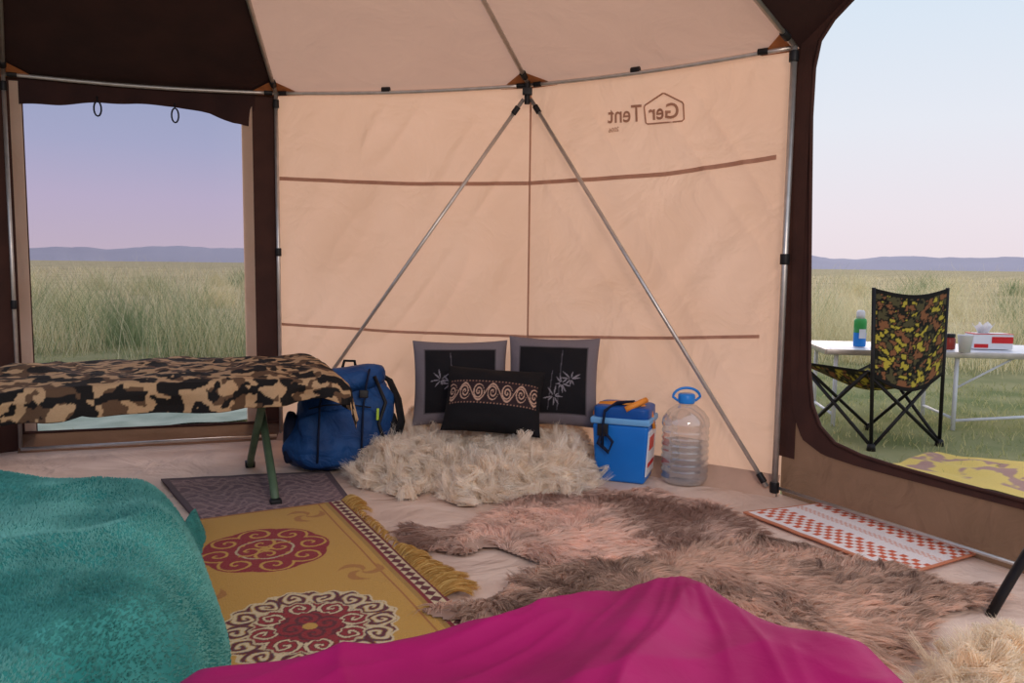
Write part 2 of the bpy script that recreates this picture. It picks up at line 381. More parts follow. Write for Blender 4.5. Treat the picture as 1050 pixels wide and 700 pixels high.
# roof
E=lambda v:Vector((v.x,v.y,HE))
def tri(mb,A,B_,sag=.03,n=24):
    def f(u,v):
        q=E(A).lerp(E(B_),u).lerp(APEX,v); q.z+=sag*math.sin(pi*u)*math.sin(pi*v); return q
    return mb.grid(f,n,n)
mb=MB(); tri(mb,V1,Vc); tri(mb,Vc,V2); ce=build('ceiling',mb,'roofbeige',kind='structure')
G=Vector(tuple(wp(V2,V3,*hit(960,-100,V2,V3),0,True)))
mb=MB(); tri(mb,V0,V1); tri(mb,Vm,V0)
mb.grid(lambda u,v:E(V2).lerp(G,u).lerp(APEX,v),12,12)
build('dark_roof_panel',mb,'dark',ce)
for v,nbh in((V1,(V0,Vc)),(Vc,(V1,V2)),(V2,(Vc,V3)),(V0,(Vm,V1))):
    mb=MB()
    for w in nbh:
        if v is V2 and w is V3: continue
        e=E(v); a=e+(E(w)-e).normalized()*.13; b=e+(APEX-e).normalized()*.12
        n=(a-e).cross(b-e).normalized(); n=n if n.z<0 else -n
        mb._a([e+n*.008,a+n*.008,b+n*.008],[(0,1,2)])
    build('corner_patch',mb,'patch',ce,smooth=False)
# poles
I=lambda v,z,o=.03:Vector((v.x,v.y,z))+(CEN-v).normalized()*o
def pole(name,lab,cat,pts,r=.009,foot=True,clips=(),group=None):
    mb=MB(); mb.tube(pts,r,12); root=thing(name,lab,cat,pts[0],group); build('tube',mb,'metal',root)
    for t in clips:
        p=Vector(pts[0]).lerp(Vector(pts[-1]),t); d=(Vector(pts[-1])-Vector(pts[0])).normalized()
        mb=MB(); mb.tube([p-d*.018,p+d*.018],r*1.5,12); build('clip',mb,'black',root,bevel=.002)
    return root
g='upright frame poles of the tent'
pole('tent_pole','upright metal tent pole between netting window and beige wall','pole',[I(V1,0.0),I(V1,HE)],clips=(.55,.97),group=g)
pole('tent_pole','upright metal tent pole beside the arched doorway','pole',[I(V2,0.0,.04),I(V2,HE,.035)],r=.011,clips=(.02,.54,.98),group=g)
pole('tent_pole','upright metal tent pole at left edge of netting window','pole',[I(V0,0.0,.03),I(V0,HE,.03)],r=.008,clips=(.4,.97),group=g)
hub=I(Vc,HE-.06,.05)
bl=I(V1,0.01,.05)+(Vc-V1)*.02; br=I(V2,0.03,.045)+(Vc-V2)*.022
g='diagonal brace poles against the back wall'
pole('brace_pole','diagonal metal brace pole slanting down left behind the backpack','pole',[bl,hub-Vector((.015,0,0))],r=.008,clips=(.97,),group=g)
pole('brace_pole','diagonal metal brace pole slanting down right behind the water bottle','pole',[br,hub+Vector((.015,0,0))],r=.008,clips=(.02,.97),group=g)
def eave(lab,a,b,clips):
    n=12; pts=[I(a,HE,.03).lerp(I(b,HE,.03),k/n)+Vector((0,0,-.012*math.sin(pi*k/n))) for k in range(n+1)]
    return pole('eave_rod',lab,'rod',pts,r=.008,clips=clips,group='horizontal eave rods')
eave('horizontal metal eave rod above the netting window',V0,V1,(.03,.97))
eave('horizontal metal eave rod over left half of the back wall',V1,Vc,(.03,.45,.97))
eave('horizontal metal eave rod over the printed half of the back wall',Vc,V2,(.04,.45,.9))
def rafter(lab,v): return pole('rafter_pole',lab,'pole',[I(v,HE,.03),APEX-Vector((0,0,.04))+(v-CEN).normalized()*.1],r=.009,clips=(.03,),group='roof poles meeting at the tent top')
rafter('metal roof pole rising from the corner above the netting window',V1)
rafter('metal roof pole rising above the crossing of the diagonal braces',Vc)
rafter('metal roof pole rising from the corner beside the doorway',V2)
rafter('metal roof pole at far left under the dark roof',V0)
mb=MB(); mb.lathe([(.0,-.02),(.12,-.02),(.13,0),(.12,.03),(0,.03)],APEX-Vector((0,0,.03))); build('roof_crown',mb,'black',label='black hub joining the roof poles at the tent top',cat='hub')
mb=MB(); mb.tube([hub+Vector((0,0,-.02)),hub+Vector((0,0,.1))],.012,12); mb.box(hub+Vector((0,-.01,.03)),(.04,.02,.03))
build('brace_hub',mb,'black',label='black metal joint where both diagonal braces meet the eave',cat='joint',bevel=.002)
g='thin rods lying along the floor edge'
pole('ground_rod','thin metal rod lying along the floor below the doorway','rod',[wp(V2,V3,.02,.03,.03,True),wp(V2,V3,.95,.03,.03,True)],r=.006,group=g)
pole('ground_rod','thin metal rod lying along the floor below the netting window','rod',[I(V0,.04,.17),I(V1,.04,.15)],r=.007,group=g)
# ---------------------------------------------------------------- outside
def ringmesh():
    mb=MB(); rs=[0,3,6,10,18,35,80,200,600,2600]; n=64
    mb.v=[(0,0,-.03)]; mb.c=[(1,1,1)]
    for r in rs[1:]:
        for k in range(n):
            a=2*pi*k/n; x,y=r*math.cos(a),r*math.sin(a)
            mb.v.append((x,y,-.03)); mb.c.append((1,1,1))
    for k in range(n): mb.f.append((0,1+k,1+(k+1)%n))
    for i in range(len(rs)-2):
        for k in range(n): mb.f.append((1+i*n+k,1+(i+1)*n+k,1+(i+1)*n+(k+1)%n,1+i*n+(k+1)%n))
    return mb
G_=bpy.data.materials.new('steppe_ground'); G_.use_nodes=True; N=G_.node_tree.nodes; L=G_.node_tree.links; P=N['Principled BSDF']; P.inputs['Roughness'].default_value=1; P.inputs['Specular IOR Level'].default_value=0
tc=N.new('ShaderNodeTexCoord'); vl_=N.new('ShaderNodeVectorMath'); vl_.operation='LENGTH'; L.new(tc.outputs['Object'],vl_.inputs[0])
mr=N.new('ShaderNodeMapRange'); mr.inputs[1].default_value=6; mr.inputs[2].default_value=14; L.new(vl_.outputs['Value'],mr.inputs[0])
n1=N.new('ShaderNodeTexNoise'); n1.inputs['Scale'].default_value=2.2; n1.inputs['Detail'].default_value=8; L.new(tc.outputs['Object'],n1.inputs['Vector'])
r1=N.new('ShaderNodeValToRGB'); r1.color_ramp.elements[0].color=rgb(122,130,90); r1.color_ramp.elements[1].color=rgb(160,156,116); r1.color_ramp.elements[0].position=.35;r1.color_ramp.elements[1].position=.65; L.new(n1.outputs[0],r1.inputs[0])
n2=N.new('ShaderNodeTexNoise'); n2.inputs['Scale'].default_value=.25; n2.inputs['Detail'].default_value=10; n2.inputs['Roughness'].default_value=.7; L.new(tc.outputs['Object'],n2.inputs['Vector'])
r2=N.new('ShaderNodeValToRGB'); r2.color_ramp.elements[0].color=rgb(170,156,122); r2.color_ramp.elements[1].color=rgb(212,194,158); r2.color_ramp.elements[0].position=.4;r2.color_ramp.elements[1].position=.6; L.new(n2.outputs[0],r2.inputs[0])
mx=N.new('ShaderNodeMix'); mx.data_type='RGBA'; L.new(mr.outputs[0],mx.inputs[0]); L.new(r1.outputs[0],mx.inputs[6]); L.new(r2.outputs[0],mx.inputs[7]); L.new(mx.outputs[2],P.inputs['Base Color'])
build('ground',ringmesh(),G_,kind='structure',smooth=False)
mb=MB()
n=500; 
for k in range(n+1):
    a=math.radians(20)+math.radians(140)*k/n; R=2400
    h=12+34*float(fbm(k*.09,1,3,5))+16*float(vn(k*.035,4,7)); 
    mb.v+= [(R*math.cos(a),R*math.sin(a),-1),(R*1.15*math.cos(a),R*1.15*math.sin(a),h)]; mb.c+=[(1,1,1)]*2
mb.f=[(2*k,2*k+2,2*k+3,2*k+1) for k in range(n)]
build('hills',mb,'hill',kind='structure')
def wedge(n,r0,r1,sl=((-1.0,-.05),(.15,1.15)),p=1.0):
    q=RNG.random(n); r=r0*(r1/r0)**q if p==1 else np.sqrt(r0*r0+(r1*r1-r0*r0)*q)
    w=RNG.random(n)<.45; sl0=np.where(w,sl[0][0]+(sl[0][1]-sl[0][0])*RNG.random(n),sl[1][0]+(sl[1][1]-sl[1][0])*RNG.random(n))
    return np.stack([sl0*r,r,np.full(n,-.03)],1)
def outsideR(P,R=2.75): return P[np.hypot(P[:,0]-CEN.x,P[:,1]-CEN.y)>R]
def blades(mb,P,h,w,lean,ca,cb,K=3):
    n=len(P); a=RNG.random(n)*2*pi; h=h*(.5+RNG.random(n)); l=lean*h*(.25+.75*RNG.random(n))
    dx=np.stack([np.cos(a)*l,np.sin(a)*l,np.zeros(n)],1); up=np.zeros((n,3)); up[:,2]=h
    t=RNG.random(n)[:,None]; strands(mb,P,P+up*.7+dx*.3,P+up+dx,w,ca*(1-t)+cb*t,K)
mb=MB(); P=outsideR(wedge(60000,2.9,10,p=2)); 
P=P[fbm(P[:,0]*1.5,P[:,1]*1.5,4)>.36]
blades(mb,P,.028,.005,1.0,arr(132,144,94),arr(206,198,148),2)
build('short_grass',mb,'grass',kind='stuff',label='short green grass on the ground around the tent',cat='grass',attr=True)
mb=MB()
P=wedge(28000,8,80); rr=P[:,1]; blades(mb,P,.27,.0035*rr/8,.8,arr(212,194,146),arr(255,242,204),3)
cl=np.concatenate([wedge(64,6.6,10),wedge(130,8,30)])
for c in cl:
    k=210; R=.10+.22*random.random(); hh=.34+.28*random.random()
    P=np.column_stack([c[0]+RNG.normal(size=k)*R,c[1]+RNG.normal(size=k)*R,np.full(k,-.03)])
    g=0.0 if random.random()<.28 else .65+.35*random.random(); blades(mb,P,hh,.0042*max(1,c[1]/9),.8,arr(104,126,88)*(1-g)+arr(220,202,154)*g,arr(172,186,138)*(1-g)+arr(255,246,212)*g,3)
st=wedge(1200,7.5,22); blades(mb,st,.64,.0035,.25,arr(232,214,170),arr(252,238,200),3)
build('tall_grass',mb,'grass',kind='stuff',label='tall dry steppe grass stretching to the hills',cat='grass',attr=True)
mb=MB()
q=[atz(x,y,-.0) for x,y in((20,422),(262,402),(262,434),(40,450))]
mb.grid(lambda u,v:q[0].lerp(q[1],u).lerp(q[3].lerp(q[2],u),v)+Vector((0,0,.03*float(vn(u*6,v*6,3)))),24,12)
build('tarpaulin',mb,'sheet',label='pale grey green sheet spread on grass outside netting window',cat='tarp')
q=[atz(x,y,-.02) for x,y in((905,484),(960,468),(1110,488),(1080,525))]
def yc(u,v):
    a=float(fbm(u*9,v*6,5)); k=max(0,min(1,(a-.52)*14)); k*= 1 if .18<v<.9 else 0
    return tuple(arr(224,194,106)*(1-k)+arr(176,136,124)*k)
mb=MB(); mb.grid(lambda u,v:q[0].lerp(q[3],u).lerp(q[1].lerp(q[2],u),v)+Vector((0,0,.012+.02*float(vn(u*6,v*6,3)))),120,70,yc)
build('picnic_cloth',mb,'attr_fab',label='yellow cloth with purple pattern lying on grass outside the doorway',cat='cloth',attr=True)
# camp chair outside
def frame(o,xd,z=0):
    o=Vector(o); xd=Vector((xd[0],xd[1],0)).normalized(); yd=Vector((-xd.y,xd.x,0))
    m=Matrix.Identity(4)
    for i,v in enumerate((xd,yd,Vector((0,0,1)))):
        for k in range(3): m[k][i]=v[k]
    m.translation=o; return m
GZ=-.03
A=atz(893,462,GZ); Bq=atz(963,457,GZ); w=(Bq-A).length; T=frame(A,Bq-A); dp=.40
ch=thing('camp_chair','folding camp chair with yellow and black camouflage fabric outside doorway','chair',(A+Bq)/2)
hb=.75; hz=.37; tl=-.06
for nm,a,b in(('back_post',(0,0,0),(tl,-.03,hb)),('back_post',(w,0,0),(w+tl+.02,-.03,hb)),('leg',(-.06,dp,.02),(-.03,.01,hz)),('leg',(w-.06,dp,.02),(w-.03,.01,hz)),('leg',(0,0,.02),(-.11,dp,hz)),('leg',(w,0,.02),(w-.02,dp,hz)),('leg',(-.06,dp,.02),(w-.02,dp,hz)),('leg',(w-.06,dp,.02),(-.11,dp,hz)),('leg',(0.01,0,.02),(w-.03,.0,hz-.02)),('leg',(w-.01,0,.02),(-.03,.0,hz-.02))):
    mb=MB(T); mb.tube([a,b],.0085,10); build(nm,mb,'black',ch)
for p in((0,0),(w,0),(-.06,dp),(w-.06,dp)):
    mb=MB(T); mb.lathe([(.0,0),(.02,0),(.018,.025),(.01,.035),(0,.035)],(p[0],p[1],0),14); build('foot',mb,'black',ch)
def chc(u,v):
    n1=float(fbm(u*14+3,v*18,2)); n2=float(fbm(u*15,v*18+7,6)); e=min(u,1-u,v,1-v)
    if e<.045: return tuple(arr(24,22,22))
    if n1>.655: return tuple(arr(190,172,66))
    if n1>.54: return tuple(arr(30,30,24))
    if n2>.57: return tuple(arr(140,92,62))
    if n2>.45: return tuple(arr(22,22,20))
    return tuple(arr(86,80,54))
mb=MB(T); mb.grid(lambda u,v:Vector((-.025-.01+(w+.02)*u+(tl+.025+.02*u)*v,-.03*(.5+.5*v)-.021*math.sin(pi*u),hz-.02-.075*math.sin(pi*u)*(1-v)+(hb-hz+.02)*v-.032*math.sin(pi*u)*v)),80,80,chc)
build('backrest',mb,'attr_fab',ch,attr=True,solid=.004)
mb=MB(T); mb.grid(lambda u,v:Vector((-.04-.08*v*(1-u)+(w+.03)*u,dp*v,hz-.12*math.sin(pi*u)*(.6+.4*math.sin(pi*v)))),40,40,chc)
build('seat',mb,'attr_fab',ch,attr=True,solid=.004)
# table
A=atz(850,358,.385); T=frame((A.x,A.y+.03,GZ),(.99,-.13)); tz=.385-GZ
tb=thing('camp_table','white folding table outside behind the camp chair','table',T@Vector((.6,.3,0)))
mb=MB(T); mb.box((.6,.25,tz-.012),(1.2,.5,.02)); build('tabletop',mb,'white_metal',tb,bevel=.004)
mb=MB(T)
for y in(0.0,.5): mb.box((.6,y,tz-.016),(1.2,.014,.03))
for x in(0.0,1.2): mb.box((x,.25,tz-.016),(.014,.5,.03))
build('edge_frame',mb,'metal',tb,bevel=.003)
for x in(.06,.66):
    for y in(.04,.46):
        mb=MB(T); mb.tube([(x,y,0),(x,y,tz-.02)],.011,10); build('leg',mb,'white_metal',tb)
    mb=MB(T); mb.tube([(x,.04,.06),(x,.46,.06)],.008,8); build('crossbar',mb,'white_metal',tb)
mb=MB(T); mb.tube([(.66,.04,.05),(1.2,.04,.1)],.008,8); mb.tube([(.66,.04,.22),(.95,.04,tz-.02)],.006,8); build('stretcher',mb,'white_metal',tb)
tt=lambda px,py:atz(px,py,.387)
p=tt(881,355); ck=thing('spray_can','tall green and blue spray can on left end of white table','can',p)
mb=MB(); mb.lathe([(0,0),(.03,0),(.032,.01),(.032,.075),(0.032,.0751)],p,24); build('can_body',mb,'capblue',ck)
mb=MB(); mb.lathe([(.0322,.075),(.0322,.14),(.028,.15),(0,.15)],p,24); build('green_band',mb,'greenprint',ck)
mb=MB(); mb.lathe([(.0,.15),(.022,.15),(.022,.185),(.015,.195),(0,.195)],p,24); build('cap',mb,'white',ck)
mb=MB(); mb.box(p+Vector((0,-.0325,.07)),(.035,.002,.05)); build('print_panel',mb,'white',ck,smooth=False)
p=tt(989,361); t=thing('cup','white cup on table in front of the tissue box','cup',p); k=1.0
mb=MB(); mb.lathe([(0,0),(.026*k,0),(.036*k,.085*k),(.038*k,.088*k),(.034*k,.088*k),(.025*k,.004),(0,.004)],p,24); build('cup_wall',mb,'white',t)
p=tt(973,358); t=thing('jar','small dark lidded jar on table left of the white cup','jar',p)
mb=MB(); mb.lathe([(0,0),(.026,0),(.029,.006),(.029,.055),(.024,.064),(0,.064)],p,24); build('jar_body',mb,'jam',t)
mb=MB(); mb.lathe([(0,.064),(.026,.064),(.027,.068),(.027,.082),(0,.083)],p,24); build('lid',mb,'black',t)
p=tt(1017,358); T2=frame(p,(.99,-.1)); tx=thing('tissue_box','red and white tissue box on the white table','box',p)
mb=MB(T2); mb.box((0,.04,.04),(.2,.1,.08)); build('carton',mb,'white',tx,bevel=.003)
mb=MB(T2); mb.box((.045,-.0115,.05),(.106,.002,.034)); mb.box((-.06,-.0115,.018),(.07,.002,.02)); build('red_panel',mb,'red',tx,smooth=False)
mb=MB(T2); mb.box((.0,.04,.0805),(.202,.102,.003)); build('lid_rim',mb,'red',tx,smooth=False)
mb=MB(T2); mb.box((0,.04,.0825),(.16,.07,.002)); build('lid_panel',mb,'white',tx,smooth=False)
mb=MB(T2)
for k in range(5):
    a=k*1.2; mb.grid(lambda u,v,a=a:Vector((-.03+(u-.5)*.05+v*.035*math.cos(a),.04+v*.03*math.sin(a)+.01*math.sin(u*9),.08+.05*v+.012*math.sin(u*7+a)*v)),10,6)
build('tissue',mb,'paper',tx)
# ---------------------------------------------------------------- inside: rugs
def quadrug(name,px,z,cf,lab,cat,nu,nv,m='attr_rug',wob=.004,solid=.006):
    q=[atz(x,y,z) for x,y in px]; mb=MB()
    mb.grid(lambda u,v:q[0].lerp(q[1],u).lerp(q[3].lerp(q[2],u),v)+Vector((0,0,wob*float(vn(u*8,v*5,3)))),nu,nv,cf)
    return build(name,mb,m,label=lab,cat=cat,attr=True,solid=solid)
def dkc(u,v):
    k=math.sin(u*40+5*math.sin(v*16))*math.sin(v*26+3*math.sin(u*20))
    b=arr(110,78,84) if k>.25 else (arr(156,122,120) if k>-.3 else arr(128,96,98))
    if v<.06 or u<.04 or u>.96: b=arr(86,60,68)
    return tuple(b)
quadrug('floor_mat',((165,492),(338,484),(362,516),(205,540)),.004,dkc,'dusty purple patterned mat on floor under the cot legs','mat',140,80)
cor=Vector((*xy(atz(352,517,0)).xy,0)); e2=xy(atz(462,622,0)); dd=(e2-cor).normalized(); ww=Vector((dd.y,-dd.x,0)); ww=ww if ww.x<0 else -ww
M1=xy(atz(272,568,0)); M2=xy(atz(318,648,0))
def loc(p): return ((p-cor).dot(dd),(p-cor).dot(ww))
m1=loc(M1);m2=loc(M2)
CL,CW=1.30,.66
GOLD=arr(198,148,64);RED=arr(146,22,34);CREAM=arr(214,190,150);DK=arr(98,20,32);GREY=arr(104,84,92)
def med(s,w,c,style):
    x=s-c[0];y=w-c[1]; r=math.hypot(x,y); a=math.atan2(y,x)
    R=(.160 if style==0 else .178)*(1+.06*abs(math.cos(4*a))+.03*math.cos(24*a)*style)
    if r>R+.006: return None
    if r>R: return CREAM if style else RED
    q=r/R
    if style==0:
        ns=8 if q>.45 else 4; rcf=.74 if q>.45 else .26; wl=.034
    else:
        ns=14 if q>.66 else (8 if q>.38 else 4); rcf=.83 if q>.66 else (.52 if q>.38 else .2); wl=.021
    sec=2*pi/ns; k=round(a/sec); a0=k*sec; rc=rcf*R
    lx=x-rc*math.cos(a0); ly=y-rc*math.sin(a0); fl=1 if k%2 else -1
    lr=math.hypot(lx,ly); la=math.atan2(ly,lx)*fl; sp=math.sin(2*pi*lr/wl-la+a0*fl)
    if q<.09: return GOLD
    if style==0:
        if sp>.72 and lr<.07: return GOLD*1.05
        if .43<q<.47: return CREAM*.8
        return RED
    if q<.38: return RED if sp>-.2 else DK
    if q<.66: return RED if sp>.1 else (DK if sp>-.55 else CREAM)
    if q<.69: return CREAM*.8
    if sp>.3: return CREAM
    if sp>-.1: return GOLD*.9
    if sp>-.5: return GREY
    return DK
def cpt(u,v):
    s=u*CL; w=v*CW
    if w<.052:
        if w<.010: return tuple(arr(120,30,36))
        if w>.042: return tuple(RED*.8)
        k=(s/.034)%1; j=abs((w-.026)/.016); 
        return tuple(DK if abs(k-.5)*2+j<1 else CREAM)
    if w<.064: return tuple(GOLD*.7)
    for c,st in((m1,0),(m2,1),((m2[0]*2-m1[0],m2[1]),0)):
        r=med(s,w,c,st)
        if r is not None: return tuple(r)
    for c in ((.11,.15),(.62,.13),(.62,.52),(.12,.52)):
        r=math.hypot(s-c[0],w-c[1]); a=math.atan2(w-c[1],s-c[0])
        if r<.06 and math.cos(3*a+r*90)>.3: return tuple(arr(176,116,52))
    if s>.0 and (abs(w-.085)<.003 or s<.012): return tuple(arr(170,104,48))
    return tuple(GOLD)
mb=MB(); mb.grid(lambda u,v:cor+dd*(u*CL)+ww*(v*CW)+Vector((0,0,.010+.003*float(vn(u*7,v*4,2)))),480,250,cpt)
cpr=build('carpet',mb,'attr_rug',label='golden yellow carpet with red round medallions beside the teal blanket',cat='carpet',attr=True,solid=.006)
mb=MB()
s=np.concatenate([RNG.random(800)*.13+.0,RNG.random(300)*.3+.15,RNG.random(4200)**.8*.36+.50]); n=len(s)
tk=np.round(s/.016); s=tk*.016+RNG.normal(size=n)*.0025
Ln=(.034+.006*RNG.random(n))*np.where(s>.5,1.0+1.2*np.clip((s-.5)/.3,0,1),np.where(s<.15,1.3,.6))*(.75+.6*vn(tk*1.7,tk*0,3))
cd_=np.array(cor); D_=np.array(dd); Wv=-np.array(ww)
swy=(vn(tk*.9,tk*0,8)-.45)*.07
P=cd_+D_*s[:,None]+Wv*(-.004)+np.array([0,0,.014]); T_=cd_+D_*(tk*.016+RNG.normal(size=n)*.006+swy)[:,None]+Wv*Ln[:,None]
T_[:,2]=.008+.012*RNG.random(n); Mi=(P+T_)/2+D_*(RNG.normal(size=n)*.006)[:,None]; Mi[:,2]+=.02+.012*RNG.random(n)
tt_=RNG.random((n,1)); strands(mb,P,Mi,T_,.0025,arr(186,130,56)*(1-tt_)+arr(238,204,130)*tt_,4)
build('fringe',mb,'fur',cpr,attr=True)
def chk(u,v):
    e=min(u*1.9,(1-u)*1.9,v,1-v)
    if e<.028: return tuple(arr(206,130,98))
    for a,b in((.08,.36),(.64,.92)):
        if a<v<b:
            return tuple(arr(206,98,66) if (int(u*30)+int((v-a)/(b-a)*5))%2 else arr(238,224,218))
    if .46<v<.54: return tuple(arr(222,170,150) if (int(u*60)+int(v*50))%2 else arr(232,218,214))
    return tuple(arr(236,224,220))
quadrug('door_mat',((762,526),(926,590),(1008,567),(868,514)),.008,chk,'white mat with orange checker bands on floor near doorway','mat',270,120,m='attr_fab')
# ---------------------------------------------------------------- fur hides
def sample(poly,n):
    pl=np.array(poly); lo=pl.min(0);hi=pl.max(0); out=[]; c=0
    while c<n:
        q=lo+(hi-lo)*RNG.random((n,2)); q=q[inside(q,poly)]; out.append(q); c+=len(q)
    return np.concatenate(out)[:n]
def flatpoly(px,z=0,it=2): return roundpoly([tuple(atz(x,y,z).xy) for x,y in px],it)
def hide(px,n,lab,ca,cb,seed,z0=.012,H=.035,Lh=.05,grad=0):
    poly=flatpoly(px,.015,1)
    hf=lambda Q,d:z0+H*sm(d/.06)*(.15+.9*fbm(Q[:,0]*10,Q[:,1]*10,seed))
    root=thing('fur_hide',lab,'fur hide',(sum(p[0] for p in poly)/len(poly),sum(p[1] for p in poly)/len(poly),0),'brown fur hides on the floor')
    build('skin',lump_mesh(poly,hf,.012),'furbase',root)
    Q=sample(poly,int(n*1.15)); Q=Q[(fbm(Q[:,0]*20,Q[:,1]*20,seed+9)>.34)|(sdist(Q,poly)>.04)][:n]; n=len(Q)
    d=sdist(Q,poly); z=hf(Q,d); P=np.column_stack([Q,z])
    f=fbm(Q[:,0]*3.0,Q[:,1]*3.0,seed+1)*10+fbm(Q[:,0]*12,Q[:,1]*12,seed+4)*4
    c=np.array(poly).mean(0); out=Q-c; out/=np.linalg.norm(out,axis=1)[:,None]+1e-6
    fl=np.stack([np.cos(f),np.sin(f)],1)*1.0+out*.6+np.array([.3,-.25]); fl/=np.linalg.norm(fl,axis=1)[:,None]+1e-6
    g=.017; cx=(np.round(Q/g+1.6*vn(Q[:,0]*20,Q[:,1]*20,9)[:,None]))*g
    jit=np.stack([vn(cx[:,0]*97,cx[:,1]*97,2),vn(cx[:,0]*97,cx[:,1]*97,5)],1)-.5
    lift=vn(cx[:,0]*61,cx[:,1]*61,7)
    L_=Lh*(.6+.7*RNG.random(n)); up=np.zeros((n,3)); up[:,2]=1
    fl=fl*.95+jit*1.3; fl3=np.column_stack([fl,np.zeros(n)]); pull=np.column_stack([(cx-Q)*.7,np.zeros(n)])
    T=P+fl3*(L_*.85)[:,None]+up*(.001+.014*lift*RNG.random(n))[:,None]+pull; Mi=P+fl3*(L_*.32)[:,None]+up*(.010+.012*lift)[:,None]+pull*.5
    T[:,2]=np.maximum(T[:,2],.010)
    t=np.clip((fbm(Q[:,0]*4,Q[:,1]*4,seed+6)-.5)*3.0+.55+jit[:,0]*.7+RNG.normal(size=n)*.15-grad*(Q[:,0]-c[0]),0,1)[:,None]
    mb=MB(); strands(mb,P,Mi,T,.0021,ca*(1-t)+cb*t,3); build('fur',mb,'fur',root,attr=True)
hide([(404,550),(416,540),(440,543),(470,545),(500,528),(525,514),(560,510),(600,499),(625,508),(660,502),(700,514),(730,518),(760,534),(786,552),(776,574),(735,588),(700,594),(650,586),(600,594),(570,582),(530,566),(500,556),(480,568),(450,562),(424,562)],58000,'pinkish brown fur hide on floor in front of the sheepskins',arr(174,138,122),arr(252,222,204),11,H=.025,Lh=.046)
hide([(428,630),(450,620),(500,618),(516,606),(530,594),(552,588),(580,584),(620,582),(660,576),(700,568),(740,556),(790,556),(830,562),(870,584),(910,584),(930,594),(970,606),(1012,603),(1016,620),(975,626),(955,636),(948,662),(915,690),(860,700),(700,700),(560,650),(500,640)],74000,'darker brown fur hide on floor between magenta blanket and checked mat',arr(132,102,88),arr(236,202,180),23,z0=.018,H=.03,Lh=.05,grad=.3)
def sheep(px,n,lab,H,ca,cb,seed,Lh=.06,zref=.05,ridge=None,width=.0030):
    poly=flatpoly(px,zref,1)
    hf=lambda Q,d:.008+H*sm(d/.13)*(.55+.7*fbm(Q[:,0]*6,Q[:,1]*6,seed))+.045*sm(d/.07)*(fbm(Q[:,0]*15,Q[:,1]*15,seed+3,2)-.45)
    root=thing('sheepskin',lab,'sheepskin',(sum(p[0] for p in poly)/len(poly),sum(p[1] for p in poly)/len(poly),0),'cream sheepskins')
    build('skin',lump_mesh(poly,hf,.01),'woolbase',root)
    nc=n//36; Qc=sample(poly,nc); Q=sample(poly,n)
    e=.004; 
    def nrm(Q):
        h0=hf(Q,sdist(Q,poly)); hx=hf(Q+[e,0],sdist(Q+[e,0],poly)); hy=hf(Q+[0,e],sdist(Q+[0,e],poly))
        N_=np.column_stack([-(hx-h0)/e,-(hy-h0)/e,np.ones(len(Q))]); N_/=np.linalg.norm(N_,axis=1)[:,None]; return h0,N_
    hc,Nc=nrm(Qc); rnd=RNG.normal(size=(nc,3)); rnd[:,2]*=.3
    tip=np.column_stack([Qc,hc])+Nc*Lh*.5+rnd*Lh*.35+np.array([0,-.006,-.010]); tip[:,2]=np.maximum(tip[:,2],.012)
    idx=np.empty(n,int)
    for i in range(0,n,4000):
        dq=((Q[i:i+4000,None]-Qc[None])**2).sum(2); idx[i:i+4000]=dq.argmin(1)
    h,Nn=nrm(Q); P=np.column_stack([Q,h]); T=tip[idx]+RNG.normal(size=(n,3))*.008
    bend=RNG.normal(size=(nc,3))*Lh*.85; Mi=P+Nn*Lh*.6+bend[idx]+RNG.normal(size=(n,3))*.008; T=T-bend[idx]*.55; T[:,2]=np.maximum(T[:,2],.01)
    cc=RNG.random(nc)[idx]; t=np.clip(.4*cc+.6*RNG.random(n),0,1)[:,None]
    mb=MB(); strands(mb,P,Mi,T,width,ca*(1-t)+cb*t,6); build('wool',mb,'fur',root,attr=True)
cwa,cwb=arr(252,234,212),arr(255,250,242)
sheep([(360,488),(366,462),(398,444),(450,438),(500,446),(505,470),(492,492),(462,500),(440,488),(415,502),(392,488)],34000,'cream sheepskin with shaggy wool in front of the backpack',.115,cwa,cwb,31,Lh=.048)
sheep([(452,498),(460,464),(500,443),(560,445),(600,442),(616,466),(612,490),(585,506),(560,494),(535,508),(500,500),(478,508)],40000,'cream sheepskin with curly wool beneath the black pillow',.115,cwa,cwb,37,Lh=.048)
sheep([(932,700),(950,668),(980,648),(1030,636),(1090,644),(1110,700),(1080,760),(960,760)],32000,'cream shaggy sheepskin in the right foreground corner',.11,arr(244,220,188),arr(255,246,226),41,Lh=.042,zref=.08,width=.0022)
# ---------------------------------------------------------------- pillows
def pillow(lab,px,Y,w,h,th,tilt,yaw,roll,cf,grp=None):
    c=aty(px[0],px[1],Y); R=Matrix.Rotation(yaw,3,'Z')@Matrix.Rotation(-tilt,3,'X')@Matrix.Rotation(roll,3,'Y')
    def f(sg):
        def g(u,v):
            a=2*u-1;b=2*v-1
            k=(max(0,1-abs(a)**2.4)*max(0,1-abs(b)**2.4))**.55
            pin=1-.06*(1-abs(a)**2)*abs(b)**2; pin2=1-.06*(1-abs(b)**2)*abs(a)**2
            wr=.008*(float(vn(u*7+v*3,v*7,int(px[0])%9))-.5)*k**.3
            return c+R@Vector((a*w/2*pin2,-sg*(th/2*k+wr+.002),b*h/2*pin))
        return g
    mb=MB(); mb.grid(f(1),150,150,cf); mb.grid(f(-1),40,40,lambda u,v:tuple(arr(60,56,58)))
    return build('pillow',mb,'attr_fab',label=lab,cat='pillow',group=grp,attr=True)
random.seed(5)
